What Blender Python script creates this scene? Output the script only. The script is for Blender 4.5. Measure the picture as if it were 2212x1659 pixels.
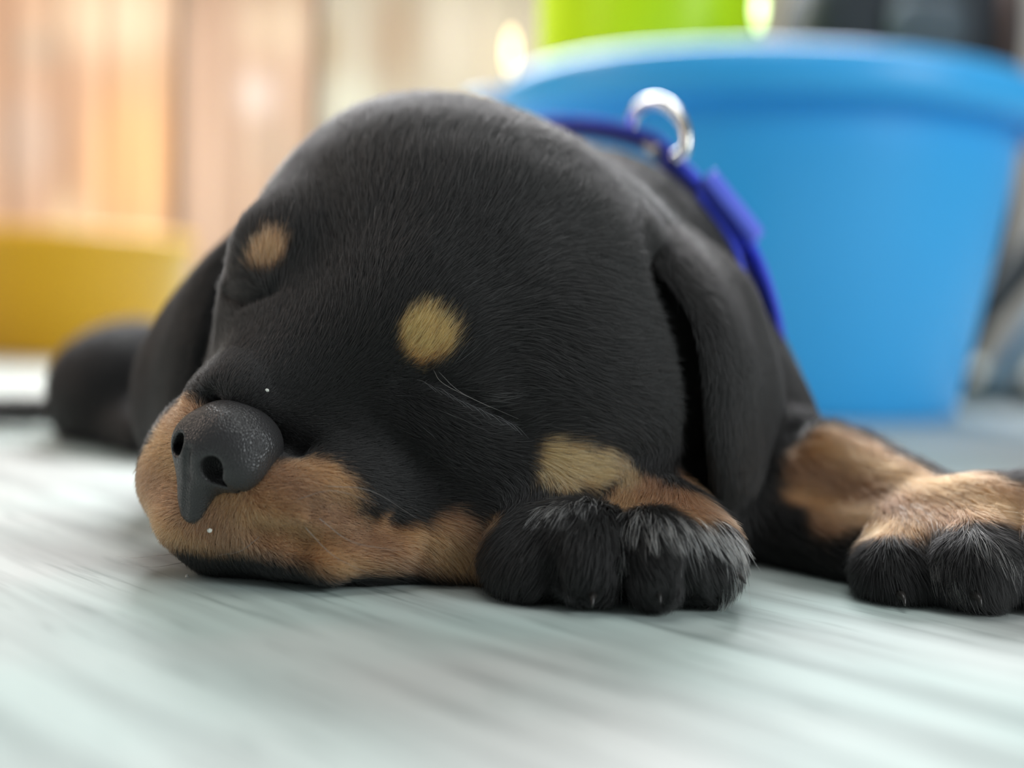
import bpy, math, random
import numpy as np
from mathutils import Vector, Matrix
from mathutils.bvhtree import BVHTree
random.seed(3)
RNG = np.random.default_rng(7)
PI = math.pi
FUR = True
FURSCALE = 1.0

sc = bpy.context.scene
for o in list(bpy.data.objects):
    bpy.data.objects.remove(o)
COL = sc.collection

# ------------------------------------------------------------------ camera
# lengths in the sculpting code are centimetres; U turns them into metres
U = 0.01
W, H = 2212, 1659
FPX = 2670.0            # focal length in pixels
CAM_H = 6.35            # cm above the floor: the phone is held just over the tiles
PITCH = math.atan((H / 2 - 650) / FPX)
ROLL = math.radians(2.5)
f_ = np.array([0, math.cos(PITCH), -math.sin(PITCH)])
r0 = np.array([1.0, 0, 0]); u0 = np.cross(r0, f_)
r_ = r0 * math.cos(ROLL) + u0 * math.sin(ROLL)
u_ = -r0 * math.sin(ROLL) + u0 * math.cos(ROLL)
C0 = np.array([0, 0, CAM_H])
cam_d = bpy.data.cameras.new('camera')
cam = bpy.data.objects.new('camera', cam_d); COL.objects.link(cam)
cam_d.sensor_width = 36
cam_d.lens = 36 * FPX / W
M = Matrix(((r_[0], u_[0], -f_[0], 0), (r_[1], u_[1], -f_[1], 0), (r_[2], u_[2], -f_[2], CAM_H * U), (0, 0, 0, 1)))
cam.matrix_world = M
cam_d.clip_start = 0.01; cam_d.clip_end = 50
cam_d.dof.use_dof = True
cam_d.dof.focus_distance = 26.6 * U
cam_d.dof.aperture_fstop = cam_d.lens * 0.001 / 0.0120
cam_d.dof.aperture_ratio = 1.6
sc.camera = cam

# ------------------------------------------------------------------ light
sc.view_settings.view_transform = 'Standard'
sc.view_settings.look = 'None'
sc.view_settings.gamma = 1.0
sc.view_settings.use_curve_mapping = False
sc.view_settings.exposure = 0.12
try:
    sc.cycles_curves.shape = 'RIBBONS'
    sc.cycles_curves.subdivisions = 2
    sc.cycles.max_bounces = 7
    sc.cycles.transparent_max_bounces = 4
    sc.cycles.caustics_reflective = False
    sc.cycles.caustics_refractive = False
except Exception:
    pass
world = bpy.data.worlds.new('daylight'); sc.world = world
world.use_nodes = True
bg = world.node_tree.nodes['Background']
bg.inputs['Color'].default_value = (0.93, 0.97, 1.0, 1)
bg.inputs['Strength'].default_value = 0.19

def area(name, loc, target, size, size_y, power, color):
    d = bpy.data.lights.new(name, 'AREA'); d.shape = 'RECTANGLE'
    d.size = size; d.size_y = size_y; d.energy = power; d.color = color
    o = bpy.data.objects.new(name, d); COL.objects.link(o)
    o.location = loc
    o.rotation_euler = (Vector(target) - Vector(loc)).to_track_quat('-Z', 'Y').to_euler()
    return o
area('window_light_behind', (0.0, 1.6, 0.95), (0, 0.30, 0.0), 1.1, 0.6, 42, (0.96, 0.98, 1.0))
area('side_fill_light', (1.5, -0.5, 0.9), (0.25, 0.8, 0.1), 0.7, 0.7, 15, (0.92, 0.98, 1.0))  # unseen fill, added to brighten the front of the tub
area('ceiling_light', (0.1, 0.32, 1.6), (0, 0.25, 0.0), 0.8, 0.8, 6.5, (0.97, 1.0, 0.98))
area('warm_fill_left', (-0.85, 0.55, 0.55), (-0.02, 0.30, 0.0), 0.5, 0.5, 1.5, (1.0, 0.80, 0.66))  # unseen warm fill, added to tint the floor and edge the muzzle
area('warm_room_lamp', (-0.9, 0.95, 1.0), (-0.7, 1.9, 0.2), 0.5, 0.5, 5.5, (1.0, 0.78, 0.62))

# ------------------------------------------------------------------ helpers
def P(px, py, D):
    """the point in cm that lies D cm in front of the lens towards photograph position px, py"""
    x = (px - W / 2) / FPX * D; y = -(py - H / 2) / FPX * D
    return C0 + f_ * D + r_ * x + u_ * y

def on_floor(px, py, z=0.0):
    v = P(px, py, 1.0) - C0
    t = (z - CAM_H) / v[2]
    return C0 + v * t

def tag(o, label=None, cat=None, group=None, kind=None):
    if label: o['label'] = label
    if cat: o['category'] = cat
    if group: o['group'] = group
    if kind: o['kind'] = kind
    return o

def empty(name, loc, label, cat, group=None):
    o = bpy.data.objects.new(name, None); COL.objects.link(o)
    o.location = Vector(loc) * U
    o.empty_display_size = 0.01
    return tag(o, label, cat, group)

def mesh_obj(name, verts, faces, mat, parent=None, smooth=True):
    me = bpy.data.meshes.new(name)
    v = np.asarray(verts, float) * U
    if parent is not None:
        pl = parent
        off = Vector((0, 0, 0))
        while pl is not None:
            off += pl.location; pl = pl.parent
        v = v - np.array(off)
    if isinstance(faces, np.ndarray):
        me.vertices.add(len(v)); me.vertices.foreach_set('co', v.astype(np.float32).ravel())
        n = faces.shape[1]
        me.loops.add(faces.size); me.loops.foreach_set('vertex_index', faces.astype(np.int32).ravel())
        me.polygons.add(len(faces))
        me.polygons.foreach_set('loop_start', np.arange(0, faces.size, n, dtype=np.int32))
        me.update(calc_edges=True)
    else:
        me.from_pydata([tuple(p) for p in v], [], faces)
        me.update()
    me.validate()
    if smooth: me.polygons.foreach_set('use_smooth', [True] * len(me.polygons))
    if mat: me.materials.append(mat)
    o = bpy.data.objects.new(name, me); COL.objects.link(o)
    o.parent = parent
    return o

# ---- materials
def new_mat(name):
    m = bpy.data.materials.new(name); m.use_nodes = True
    nt = m.node_tree
    return m, nt, nt.nodes['Principled BSDF']

def simple(name, col, rough=0.5, metal=0.0, noise=0.0, nscale=40, bump=0.0, sss=0.0):
    m, nt, b = new_mat(name)
    b.inputs['Roughness'].default_value = rough
    b.inputs['Metallic'].default_value = metal
    tc = nt.nodes.new('ShaderNodeTexCoord')
    n = nt.nodes.new('ShaderNodeTexNoise'); n.inputs['Scale'].default_value = nscale; n.inputs['Detail'].default_value = 5
    nt.links.new(tc.outputs['Object'], n.inputs['Vector'])
    mx = nt.nodes.new('ShaderNodeMix'); mx.data_type = 'RGBA'
    c = np.array(col)
    mx.inputs[6].default_value = (*np.clip(c * (1 - noise), 0, 1), 1)
    mx.inputs[7].default_value = (*np.clip(c * (1 + noise), 0, 1), 1)
    nt.links.new(n.outputs['Fac'], mx.inputs[0])
    nt.links.new(mx.outputs[2], b.inputs['Base Color'])
    if bump:
        bp = nt.nodes.new('ShaderNodeBump'); bp.inputs['Strength'].default_value = bump
        bp.inputs['Distance'].default_value = 0.001
        nt.links.new(n.outputs['Fac'], bp.inputs['Height']); nt.links.new(bp.outputs[0], b.inputs['Normal'])
    if sss: b.inputs['Subsurface Weight'].default_value = sss
    return m

# ---- simple solids (cm)
def box(x0, x1, y0, y1, z0, z1):
    v = [(x, y, z) for x in (x0, x1) for y in (y0, y1) for z in (z0, z1)]
    f = [(0, 1, 3, 2), (4, 6, 7, 5), (0, 4, 5, 1), (2, 3, 7, 6), (0, 2, 6, 4), (1, 5, 7, 3)]
    return v, f

def lathe(profile, cx, cy, n=96, cz=0, wob=None):
    v = []; f = []
    m = len(profile)
    for i in range(n):
        a = 2 * PI * i / n
        for (r, z) in profile:
            k = 1 + (wob(a, z) if wob else 0)
            v.append((cx + r * k * math.cos(a), cy + r * k * math.sin(a), cz + z))
    for i in range(n):
        j = (i + 1) % n
        for k in range(m - 1):
            f.append((i * m + k, j * m + k, j * m + k + 1, i * m + k + 1))
    return v, f

def tube(points, radii, n=12, flat=None, caps=True):
    """swept tube; flat=(axis function, a, b) gives an elliptical section"""
    pts = [np.array(p, float) for p in points]
    if np.isscalar(radii): radii = [radii] * len(pts)
    v = []; f = []
    T = []
    for i in range(len(pts)):
        t = pts[min(i + 1, len(pts) - 1)] - pts[max(i - 1, 0)]
        T.append(t / (np.linalg.norm(t) + 1e-9))
    ref = np.array([0, 0, 1.0]) if abs(T[0][2]) < 0.9 else np.array([1.0, 0, 0])
    s = np.cross(T[0], ref); s /= np.linalg.norm(s)
    for i, p in enumerate(pts):
        s = s - T[i] * np.dot(s, T[i]); s /= np.linalg.norm(s)
        w = np.cross(T[i], s)
        for k in range(n):
            a = 2 * PI * k / n
            v.append(p + (s * math.cos(a) + w * math.sin(a)) * radii[i])
    for i in range(len(pts) - 1):
        for k in range(n):
            l = (k + 1) % n
            f.append((i * n + k, i * n + l, (i + 1) * n + l, (i + 1) * n + k))
    if caps:
        f.append(tuple(range(n - 1, -1, -1))); f.append(tuple((len(pts) - 1) * n + k for k in range(n)))
    return v, f

def catmull(pts, n):
    pts = np.array(pts, float)
    q = np.vstack([2 * pts[0] - pts[1], pts, 2 * pts[-1] - pts[-2]])
    out = []
    segs = len(pts) - 1
    for j in range(n):
        t = j / (n - 1) * segs
        i = min(int(t), segs - 1); u = t - i
        a, b, c, d = q[i], q[i + 1], q[i + 2], q[i + 3]
        out.append(0.5 * (2 * b + (c - a) * u + (2 * a - 5 * b + 4 * c - d) * u * u + (3 * b - a - 3 * c + d) * u ** 3))
    return np.array(out)


# ------------------------------------------------------------------ the setting
def floor_material():
    m, nt, b = new_mat('streaked_stone_tile')
    N = nt.nodes; L = nt.links
    tc = N.new('ShaderNodeTexCoord')
    mp = N.new('ShaderNodeMapping')
    mp.inputs['Rotation'].default_value = (0, 0, math.radians(45))
    L.new(tc.outputs['Object'], mp.inputs['Vector'])
    sq = N.new('ShaderNodeMapping'); sq.inputs['Scale'].default_value = (1.0, 11.0, 1.0)
    L.new(mp.outputs[0], sq.inputs['Vector'])
    # broad streaks
    n1 = N.new('ShaderNodeTexNoise'); n1.inputs['Scale'].default_value = 9; n1.inputs['Detail'].default_value = 4
    n1.inputs['Distortion'].default_value = 0.35
    L.new(sq.outputs[0], n1.inputs['Vector'])
    # fine short dark scratches
    n2 = N.new('ShaderNodeTexNoise'); n2.inputs['Scale'].default_value = 26; n2.inputs['Detail'].default_value = 3
    L.new(sq.outputs[0], n2.inputs['Vector'])
    n3 = N.new('ShaderNodeTexNoise'); n3.inputs['Scale'].default_value = 9; n3.inputs['Detail'].default_value = 2
    L.new(tc.outputs['Object'], n3.inputs['Vector'])
    r1 = N.new('ShaderNodeValToRGB')
    e = r1.color_ramp.elements
    e[0].position = 0.33; e[0].color = (0.39, 0.445, 0.43, 1)
    e[1].position = 0.60; e[1].color = (0.57, 0.65, 0.625, 1)
    L.new(n1.outputs['Fac'], r1.inputs['Fac'])
    r2 = N.new('ShaderNodeValToRGB')
    e = r2.color_ramp.elements
    e[0].position = 0.30; e[0].color = (0.45, 0.48, 0.48, 1)
    e[1].position = 0.42; e[1].color = (1, 1, 1, 1)
    L.new(n2.outputs['Fac'], r2.inputs['Fac'])
    mu = N.new('ShaderNodeMix'); mu.data_type = 'RGBA'; mu.blend_type = 'MULTIPLY'; mu.inputs[0].default_value = 0.55
    L.new(r1.outputs[0], mu.inputs[6]); L.new(r2.outputs[0], mu.inputs[7])
    # pinkish and greenish tints: reflected light painted into the tile colour
    r3 = N.new('ShaderNodeValToRGB')
    e = r3.color_ramp.elements
    e[0].position = 0.42; e[0].color = (0.95, 1.0, 0.985, 1)
    e[1].position = 0.58; e[1].color = (1.08, 0.99, 0.99, 1)
    L.new(n3.outputs['Fac'], r3.inputs['Fac'])
    m2 = N.new('ShaderNodeMix'); m2.data_type = 'RGBA'; m2.blend_type = 'MULTIPLY'; m2.inputs[0].default_value = 1
    L.new(mu.outputs[2], m2.inputs[6]); L.new(r3.outputs[0], m2.inputs[7])
    L.new(m2.outputs[2], b.inputs['Base Color'])
    b.inputs['Roughness'].default_value = 0.55
    b.inputs['Specular IOR Level'].default_value = 0.22
    return m

v, f = box(-230, 230, -60, 212, -2, 0)
tag(mesh_obj('floor', v, f, floor_material(), smooth=False), kind='structure')
v, f = box(-230, 230, 210, 213, 0, 240)
tag(mesh_obj('wall_back', v, f, simple('beige_wall_paint', (0.52, 0.46, 0.38), 0.8, noise=0.05, nscale=3), smooth=False), kind='structure')
v, f = box(-230, 230, 208.6, 210, 0, 7)
tag(mesh_obj('baseboard_back', v, f, simple('baseboard_paint', (0.42, 0.38, 0.33), 0.6), smooth=False), kind='structure')

def curtain_mat(name):
    m, nt, b = new_mat(name)
    at = nt.nodes.new('ShaderNodeAttribute'); at.attribute_name = 'Col'
    tc = nt.nodes.new('ShaderNodeTexCoord')
    n = nt.nodes.new('ShaderNodeTexNoise'); n.inputs['Scale'].default_value = 300
    nt.links.new(tc.outputs['Object'], n.inputs['Vector'])
    bp = nt.nodes.new('ShaderNodeBump'); bp.inputs['Strength'].default_value = 0.2
    nt.links.new(n.outputs['Fac'], bp.inputs['Height']); nt.links.new(bp.outputs[0], b.inputs['Normal'])
    nt.links.new(at.outputs['Color'], b.inputs['Base Color'])
    b.inputs['Roughness'].default_value = 0.85
    b.inputs['Sheen Weight'].default_value = 0.3
    return m

def set_col(o, cols):
    ca = o.data.color_attributes.new('Col', 'FLOAT_COLOR', 'POINT')
    c = np.ones((len(cols), 4), np.float32); c[:, :3] = cols
    ca.data.foreach_set('color', c.ravel())

def curtain(px0, px1, D, base, prints_and_glow, label, pleat=4.6, amp=.28, top=72, name='curtain'):
    """pleated cloth hanging from above the picture to just over the floor; prints = (px, py, rx, ry, colour, strength) mixed into its colour, pattern and bright spots of light alike"""
    A = P(px0, 500, D); B = P(px1, 500, D)
    nx, nz = 120, 70
    x = np.linspace(A[0], B[0], nx); z = np.linspace(0.6, top, nz)
    X, Z = np.meshgrid(x, z, indexing='ij')
    Y = A[1] + amp * np.sin(X * 2 * PI / pleat + 0.7 * np.sin(X * 0.9)) * (0.7 + 0.3 * Z / top) + 0.3 * np.sin(X * 0.8 + Z * .05)
    front = np.stack([X, Y, Z], -1).reshape(-1, 3)
    back = front + np.array([0, 0.35, 0])
    def quads(off, flip):
        q = []
        for i in range(nx - 1):
            for j in range(nz - 1):
                a = (off + i * nz + j, off + (i + 1) * nz + j, off + (i + 1) * nz + j + 1, off + i * nz + j + 1)
                q.append(a[::-1] if flip else a)
        return q
    n = nx * nz
    F = quads(0, False) + quads(n, True)
    for i in range(nx - 1):
        F.append((i * nz, n + i * nz, n + (i + 1) * nz, (i + 1) * nz))
        F.append((i * nz + nz - 1, (i + 1) * nz + nz - 1, n + (i + 1) * nz + nz - 1, n + i * nz + nz - 1))
    for j in range(nz - 1):
        F.append((j, j + 1, n + j + 1, n + j))
        k = (nx - 1) * nz
        F.append((k + j, n + k + j, n + k + j + 1, k + j + 1))
    col = np.tile(np.array(base, float), (n, 1))
    for (px, py, rx, ry, c, s) in prints_and_glow:
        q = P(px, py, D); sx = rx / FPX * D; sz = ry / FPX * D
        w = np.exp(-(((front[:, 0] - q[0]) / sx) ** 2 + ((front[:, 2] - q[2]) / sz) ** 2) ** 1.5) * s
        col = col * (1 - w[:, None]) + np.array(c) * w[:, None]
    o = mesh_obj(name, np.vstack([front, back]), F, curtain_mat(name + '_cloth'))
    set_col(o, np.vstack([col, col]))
    return tag(o, label, 'curtain')

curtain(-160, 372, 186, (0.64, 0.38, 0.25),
        [(290, 370, 100, 220, (0.92, 0.50, 0.24), 1), (250, 40, 150, 90, (0.85, 0.62, 0.44), 1), (150, 480, 40, 60, (0.95, 0.66, 0.42), 1),  # the two pale blobs are a glow and a reflection painted into the cloth
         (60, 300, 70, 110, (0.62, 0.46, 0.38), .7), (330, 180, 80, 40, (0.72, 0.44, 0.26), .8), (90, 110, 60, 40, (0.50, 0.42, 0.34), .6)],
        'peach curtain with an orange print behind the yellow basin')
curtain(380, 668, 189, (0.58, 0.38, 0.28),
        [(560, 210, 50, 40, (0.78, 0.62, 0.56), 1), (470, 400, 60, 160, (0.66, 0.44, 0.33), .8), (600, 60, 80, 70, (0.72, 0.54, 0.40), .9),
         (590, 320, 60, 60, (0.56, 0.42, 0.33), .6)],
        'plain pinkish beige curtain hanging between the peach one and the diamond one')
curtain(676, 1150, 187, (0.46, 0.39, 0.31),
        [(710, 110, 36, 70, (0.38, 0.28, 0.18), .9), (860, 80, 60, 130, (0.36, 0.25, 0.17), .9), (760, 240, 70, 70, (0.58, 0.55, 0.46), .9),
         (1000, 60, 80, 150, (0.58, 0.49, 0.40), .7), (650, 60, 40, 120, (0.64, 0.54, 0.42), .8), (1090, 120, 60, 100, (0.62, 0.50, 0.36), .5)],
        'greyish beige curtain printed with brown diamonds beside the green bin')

# ---- yellow basin far left
yb = on_floor(40, 782)
def basin(name, cx, cy, prof, mat, label, cat):
    v, f = lathe(prof, cx, cy)
    return tag(mesh_obj(name, v, f, mat), label, cat)
yr = 10.0
prof = [(0.01, 0.05), (yr * .86, 0.05), (yr * .9, .5), (yr, 9.2), (yr + .6, 9.4), (yr + .7, 10.2), (yr + .3, 10.5), (yr - .3, 10.1), (yr * .86, .9), (0.01, .8)]
ymat = simple('yellow_plastic', (0.72, 0.37, 0.008), 0.4, noise=0.12, nscale=9, sss=0.0)
basin('basin', yb[0], yb[1] + yr, prof, ymat, 'yellow plastic basin on the floor in front of the peach curtain', 'basin')

# ---- big blue tub
tb = on_floor(1650, 912)
BX, BY = tb[0] + 1.7, tb[1] + 14.0
blue = simple('blue_plastic', (0.045, 0.46, 0.98), 0.36, noise=0.04, nscale=8)
tubo = empty('plastic_tub', (BX, BY, 0), 'large sky blue plastic tub with a thick rim behind the puppy', 'tub')
hz = 21.0
prof = [(0.01, 0.3), (12.9, 0.3), (13.3, 0.03), (13.9, 0.03), (14.1, .6), (14.6, 3.5), (15.6, 9), (16.5, 14.5), (16.75, hz - 3.4), (16.8, hz - 2.4),
        (16.8, hz - 2.2), (16.4, hz - 3.2), (15.0, 9), (13.6, 1.2), (0.01, .9)]
prof = [(r * .965, z) for r, z in prof]
v, f = lathe(prof, BX, BY, 128); mesh_obj('tub_wall', v, f, blue, tubo)
prof = [(16.7, hz - 2.2), (17.25, hz - 2.6), (18.3, hz - 2.9), (18.65, hz - 2.4), (18.75, hz - 1.0), (18.5, hz - .35), (18.0, hz - .02), (17.4, hz), (16.9, hz - .25), (16.7, hz - 1.0), (16.82, hz - 2.2)]
prof = [(r * .965, z) for r, z in prof]
v, f = lathe(prof, BX, BY, 128); mesh_obj('rim', v, f, blue, tubo)
for a in (-18, 162):
    ar = math.radians(a)
    pts = []
    for t in np.linspace(-1, 1, 17):
        b = ar + t * 0.30
        rr = 17.8 + 2.8 * (1 - t ** 4)
        pts.append((BX + rr * math.cos(b), BY + rr * math.sin(b), hz - 1.3))
    v, f = tube(pts, 0.85, 12); mesh_obj('handle', v, f, blue, tubo)

# ---- lime green bin behind the tub
g = P(1388, 400, 128); gx, gy = g[0], g[1]
lime = simple('lime_plastic', (0.52, 0.74, 0.0), 0.35, noise=0.08, nscale=6)
bn = empty('green_bin', (gx, gy, 0), 'tall lime green plastic bin standing behind the blue tub', 'bin')
R = 11.9
prof = [(0.01, .05), (R * .8, .05), (R * .82, .6), (R, 44), (R + .2, 46), (R - .2, 46), (R * .78, 1), (0.01, .9)]
v, f = lathe(prof, gx, gy, 96); mesh_obj('bin_wall', v, f, lime, bn)
prof = [(R + .2, 45), (R + 1.0, 45), (R + 1.1, 46.4), (R + .6, 47), (R - .3, 46.8), (R - .25, 45), (R + .2, 45)]
v, f = lathe(prof, gx, gy, 96); mesh_obj('rim', v, f, lime, bn)

# ---- black bag behind the tub on the right
def super_box(c, s, e=4.0, n=40, sag=0.0, seed=0):
    """pillow-like soft box"""
    v = []; f = []
    for i in range(n + 1):
        th = -PI / 2 + PI * i / n
        for j in range(2 * n):
            ph = PI * j / n
            cx = math.cos(th) * math.cos(ph); cy = math.cos(th) * math.sin(ph); cz = math.sin(th)
            k = (abs(cx) ** e + abs(cy) ** e + abs(cz) ** e) ** (-1 / e)
            w = 1 + 0.025 * math.sin(5 * ph + seed) * math.cos(3 * th) + .02 * math.sin(9 * cz + 4 * cx + seed)
            v.append((c[0] + s[0] * cx * k * w, c[1] + s[1] * cy * k * w, c[2] + s[2] * cz * k * w))
    for i in range(n):
        for j in range(2 * n):
            l = (j + 1) % (2 * n)
            f.append((i * 2 * n + j, i * 2 * n + l, (i + 1) * 2 * n + l, (i + 1) * 2 * n + j))
    return v, f
b0 = P(1925, 300, 140)
bagm = simple('black_bag_fabric', (0.018, 0.024, 0.032), 0.65, noise=0.4, nscale=20, bump=.3)
bag = empty('backpack', (b0[0], b0[1], 0), 'black backpack standing upright behind the blue tub', 'backpack')
v, f = super_box((b0[0], b0[1], 24.2), (12.3, 8, 24), 5.0); mesh_obj('bag_body', v, f, bagm, bag)
greyp = simple('grey_bag_fabric', (0.085, 0.11, 0.13), 0.7, noise=0.2, nscale=20)
v, f = super_box((b0[0] + .5, b0[1] - 8.2, 37), (4.2, 2.2, 3.6), 3.0, seed=2); mesh_obj('front_pocket', v, f, greyp, bag)
brn = simple('brown_bag_trim', (0.06, 0.035, 0.03), 0.7)
v, f = tube([(b0[0] + 9, b0[1] - 8.3, z) for z in (14, 22, 30, 38, 45)], 1.1, 10); mesh_obj('side_strap', v, f, brn, bag)
v, f = tube(catmull([(b0[0] - 4, b0[1], 47.6), (b0[0] - 3.4, b0[1], 51), (b0[0] + 3.4, b0[1], 51), (b0[0] + 4, b0[1], 47.6)], 14), .7, 10)
mesh_obj('top_handle', v, f, bagm, bag)

# ---- folding chair at the right edge
steel = simple('brushed_grey_metal', (0.30, 0.34, 0.36), 0.42, metal=0.3)
dark = simple('black_rubber', (0.016, 0.02, 0.022), 0.55)
c0 = on_floor(2190, 885)
ch = empty('folding_chair', (c0[0] + 4, c0[1], 0), 'grey metal chair with a black cross leg beside the tub at the right edge', 'chair')
D0 = c0[1]
def at_floor(px, py, z): return on_floor(px, py, z)
a0 = np.array([c0[0] - .8, D0 + 2, 1.3]); a1 = a0 + np.array([22, 3, 36])
v, f = tube([a0 + (a1 - a0) * t for t in np.linspace(0, 1, 8)], 1.15, 16); mesh_obj('leg', v, f, steel, ch)
b0_ = a0 + np.array([-2.6, 3.2, 2.0]); b1_ = b0_ + np.array([13, 1, 17.5])
v, f = tube([b0_ + (b1_ - b0_) * t for t in np.linspace(0, 1, 8)], 1.3, 14); mesh_obj('cross_leg', v, f, dark, ch)
v, f = tube([a0 + np.array([-2.9, 3.6, -.35]), a0 + np.array([2, 0, -.2]), a0 + np.array([14, -1, -.2]), a0 + np.array([24, -1, -.2])], 1.05, 14); mesh_obj('foot_bar', v, f, dark, ch)
s0 = a1 + np.array([4, 4, 1.2])
v, f = super_box(s0, (15, 14, 1.6), 6); mesh_obj('seat', v, f, dark, ch)
v, f = tube([s0 + np.array([14, 10, 0]), (s0[0] + 15, s0[1] + 11, 1)], 1.1, 12); mesh_obj('rear_leg', v, f, steel, ch)

# ---- grey cabinet behind the chair
k0 = P(2150, 300, 170)
cabm = simple('taupe_cabinet_paint', (0.33, 0.30, 0.28), 0.6, noise=.05)
cab = empty('cabinet', (k0[0] + 24, k0[1] + 14, 0), 'taupe grey cabinet against the back wall at the right edge', 'cabinet')
v, f = box(k0[0], k0[0] + 48, k0[1], k0[1] + 26, 0, 85); mesh_obj('cabinet_body', v, f, cabm, cab, smooth=False)
v, f = box(k0[0] + 1, k0[0] + 23.6, k0[1] - 1.6, k0[1] - .02, 4, 84); mesh_obj('door', v, f, cabm, cab, smooth=False)
v, f = box(k0[0] + 24.4, k0[0] + 47, k0[1] - 1.6, k0[1] - .02, 4, 84); mesh_obj('door', v, f, cabm, cab, smooth=False)

# ---- two glowing bulb shapes, invented to give the bright out-of-focus discs
def glow(name, col, s):
    m, nt, b = new_mat(name)
    b.inputs['Emission Color'].default_value = (*col, 1); b.inputs['Emission Strength'].default_value = s
    b.inputs['Base Color'].default_value = (*col, 1)
    return m
def bulb(px, py, D, col, s, r, label):
    p = P(px, py, D)
    e = empty('added_glow', (p[0], p[1], p[2]), label, 'light bulb', None)
    prof = [(r * math.cos(t), r * 3.0 * math.sin(t)) for t in np.linspace(-PI / 2 + .02, PI / 2 - .35, 14)]
    v, f = lathe(prof, p[0], p[1], 20, cz=p[2]); mesh_obj('bulb', v, f, glow(name='bulb_glow', col=col, s=s), e)
    v, f = tube([(p[0], p[1], p[2] + r * 2.7), (p[0], p[1], p[2] + r * 3.8)], r * .45, 12); mesh_obj('socket', v, f, dark, e)
    v, f = tube([(p[0], p[1], p[2] + r * 3.7), (p[0] + .2, p[1], p[2] + 20), (p[0], p[1], p[2] + 55)], .05, 8); mesh_obj('hanging_cord', v, f, dark, e)
bulb(1104, 112, 165, (1.0, 0.76, 0.40), 4.2, .62, 'small warm bulb-shaped glow added between the diamond curtain and the green bin')
bulb(1640, 14, 112, (0.80, 1.0, 0.48), 4.2, .5, 'small pale bulb-shaped glow added in front of the green bin near the black backpack')

# ------------------------------------------------------------------ the puppy: one body grown from blended rounded volumes
def ell(c, r, R=None, k=0.8, sub=False):
    return ('ell', np.array(c, float), np.array(r, float), None if R is None else np.array(R, float), k, sub)
def cone(a, b, ra, rb, k=0.8, sub=False):
    return ('cone', np.array(a, float), np.array(b, float), ra, rb, k, sub)

def prim_d(p, X, Y, Z):
    if p[0] == 'ell':
        x = X - p[1][0]; y = Y - p[1][1]; z = Z - p[1][2]
        if p[3] is not None:
            R = p[3]
            x, y, z = (R[0][0] * x + R[0][1] * y + R[0][2] * z, R[1][0] * x + R[1][1] * y + R[1][2] * z, R[2][0] * x + R[2][1] * y + R[2][2] * z)
        r = p[2]
        k0 = np.sqrt((x / r[0]) ** 2 + (y / r[1]) ** 2 + (z / r[2]) ** 2)
        k1 = np.sqrt((x / r[0] ** 2) ** 2 + (y / r[1] ** 2) ** 2 + (z / r[2] ** 2) ** 2)
        return k0 * (k0 - 1) / (k1 + 1e-6)
    a, b, ra, rb = p[1:5]
    ab = b - a; L2 = float(ab @ ab)
    t = np.clip(((X - a[0]) * ab[0] + (Y - a[1]) * ab[1] + (Z - a[2]) * ab[2]) / L2, 0, 1)
    return np.sqrt((X - a[0] - t * ab[0]) ** 2 + (Y - a[1] - t * ab[1]) ** 2 + (Z - a[2] - t * ab[2]) ** 2) - (ra + (rb - ra) * t)

def prim_box(p, m):
    if p[0] == 'ell':
        r = p[2].max(); return p[1] - r - m, p[1] + r + m
    r = max(p[3], p[4])
    return np.minimum(p[1], p[2]) - r - m, np.maximum(p[1], p[2]) + r + m

def blend(d, e, k, sub):
    if sub:
        h = np.maximum(k - np.abs(d + e), 0) / k
        return np.maximum(d, -e) + h * h * k * .25
    h = np.maximum(k - np.abs(d - e), 0) / k
    return np.minimum(d, e) - h * h * k * .25

def sdf_at(prims, pts, floor=None):
    X, Y, Z = pts[:, 0], pts[:, 1], pts[:, 2]
    d = np.full(len(pts), 5.0)
    for p in prims: d = blend(d, prim_d(p, X, Y, Z), p[-2], p[-1])
    if floor is not None:
        e = floor - Z; k = .5
        h = np.maximum(k - np.abs(d - e), 0) / k
        d = np.maximum(d, e) + h * h * k * .25
    return d

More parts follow.
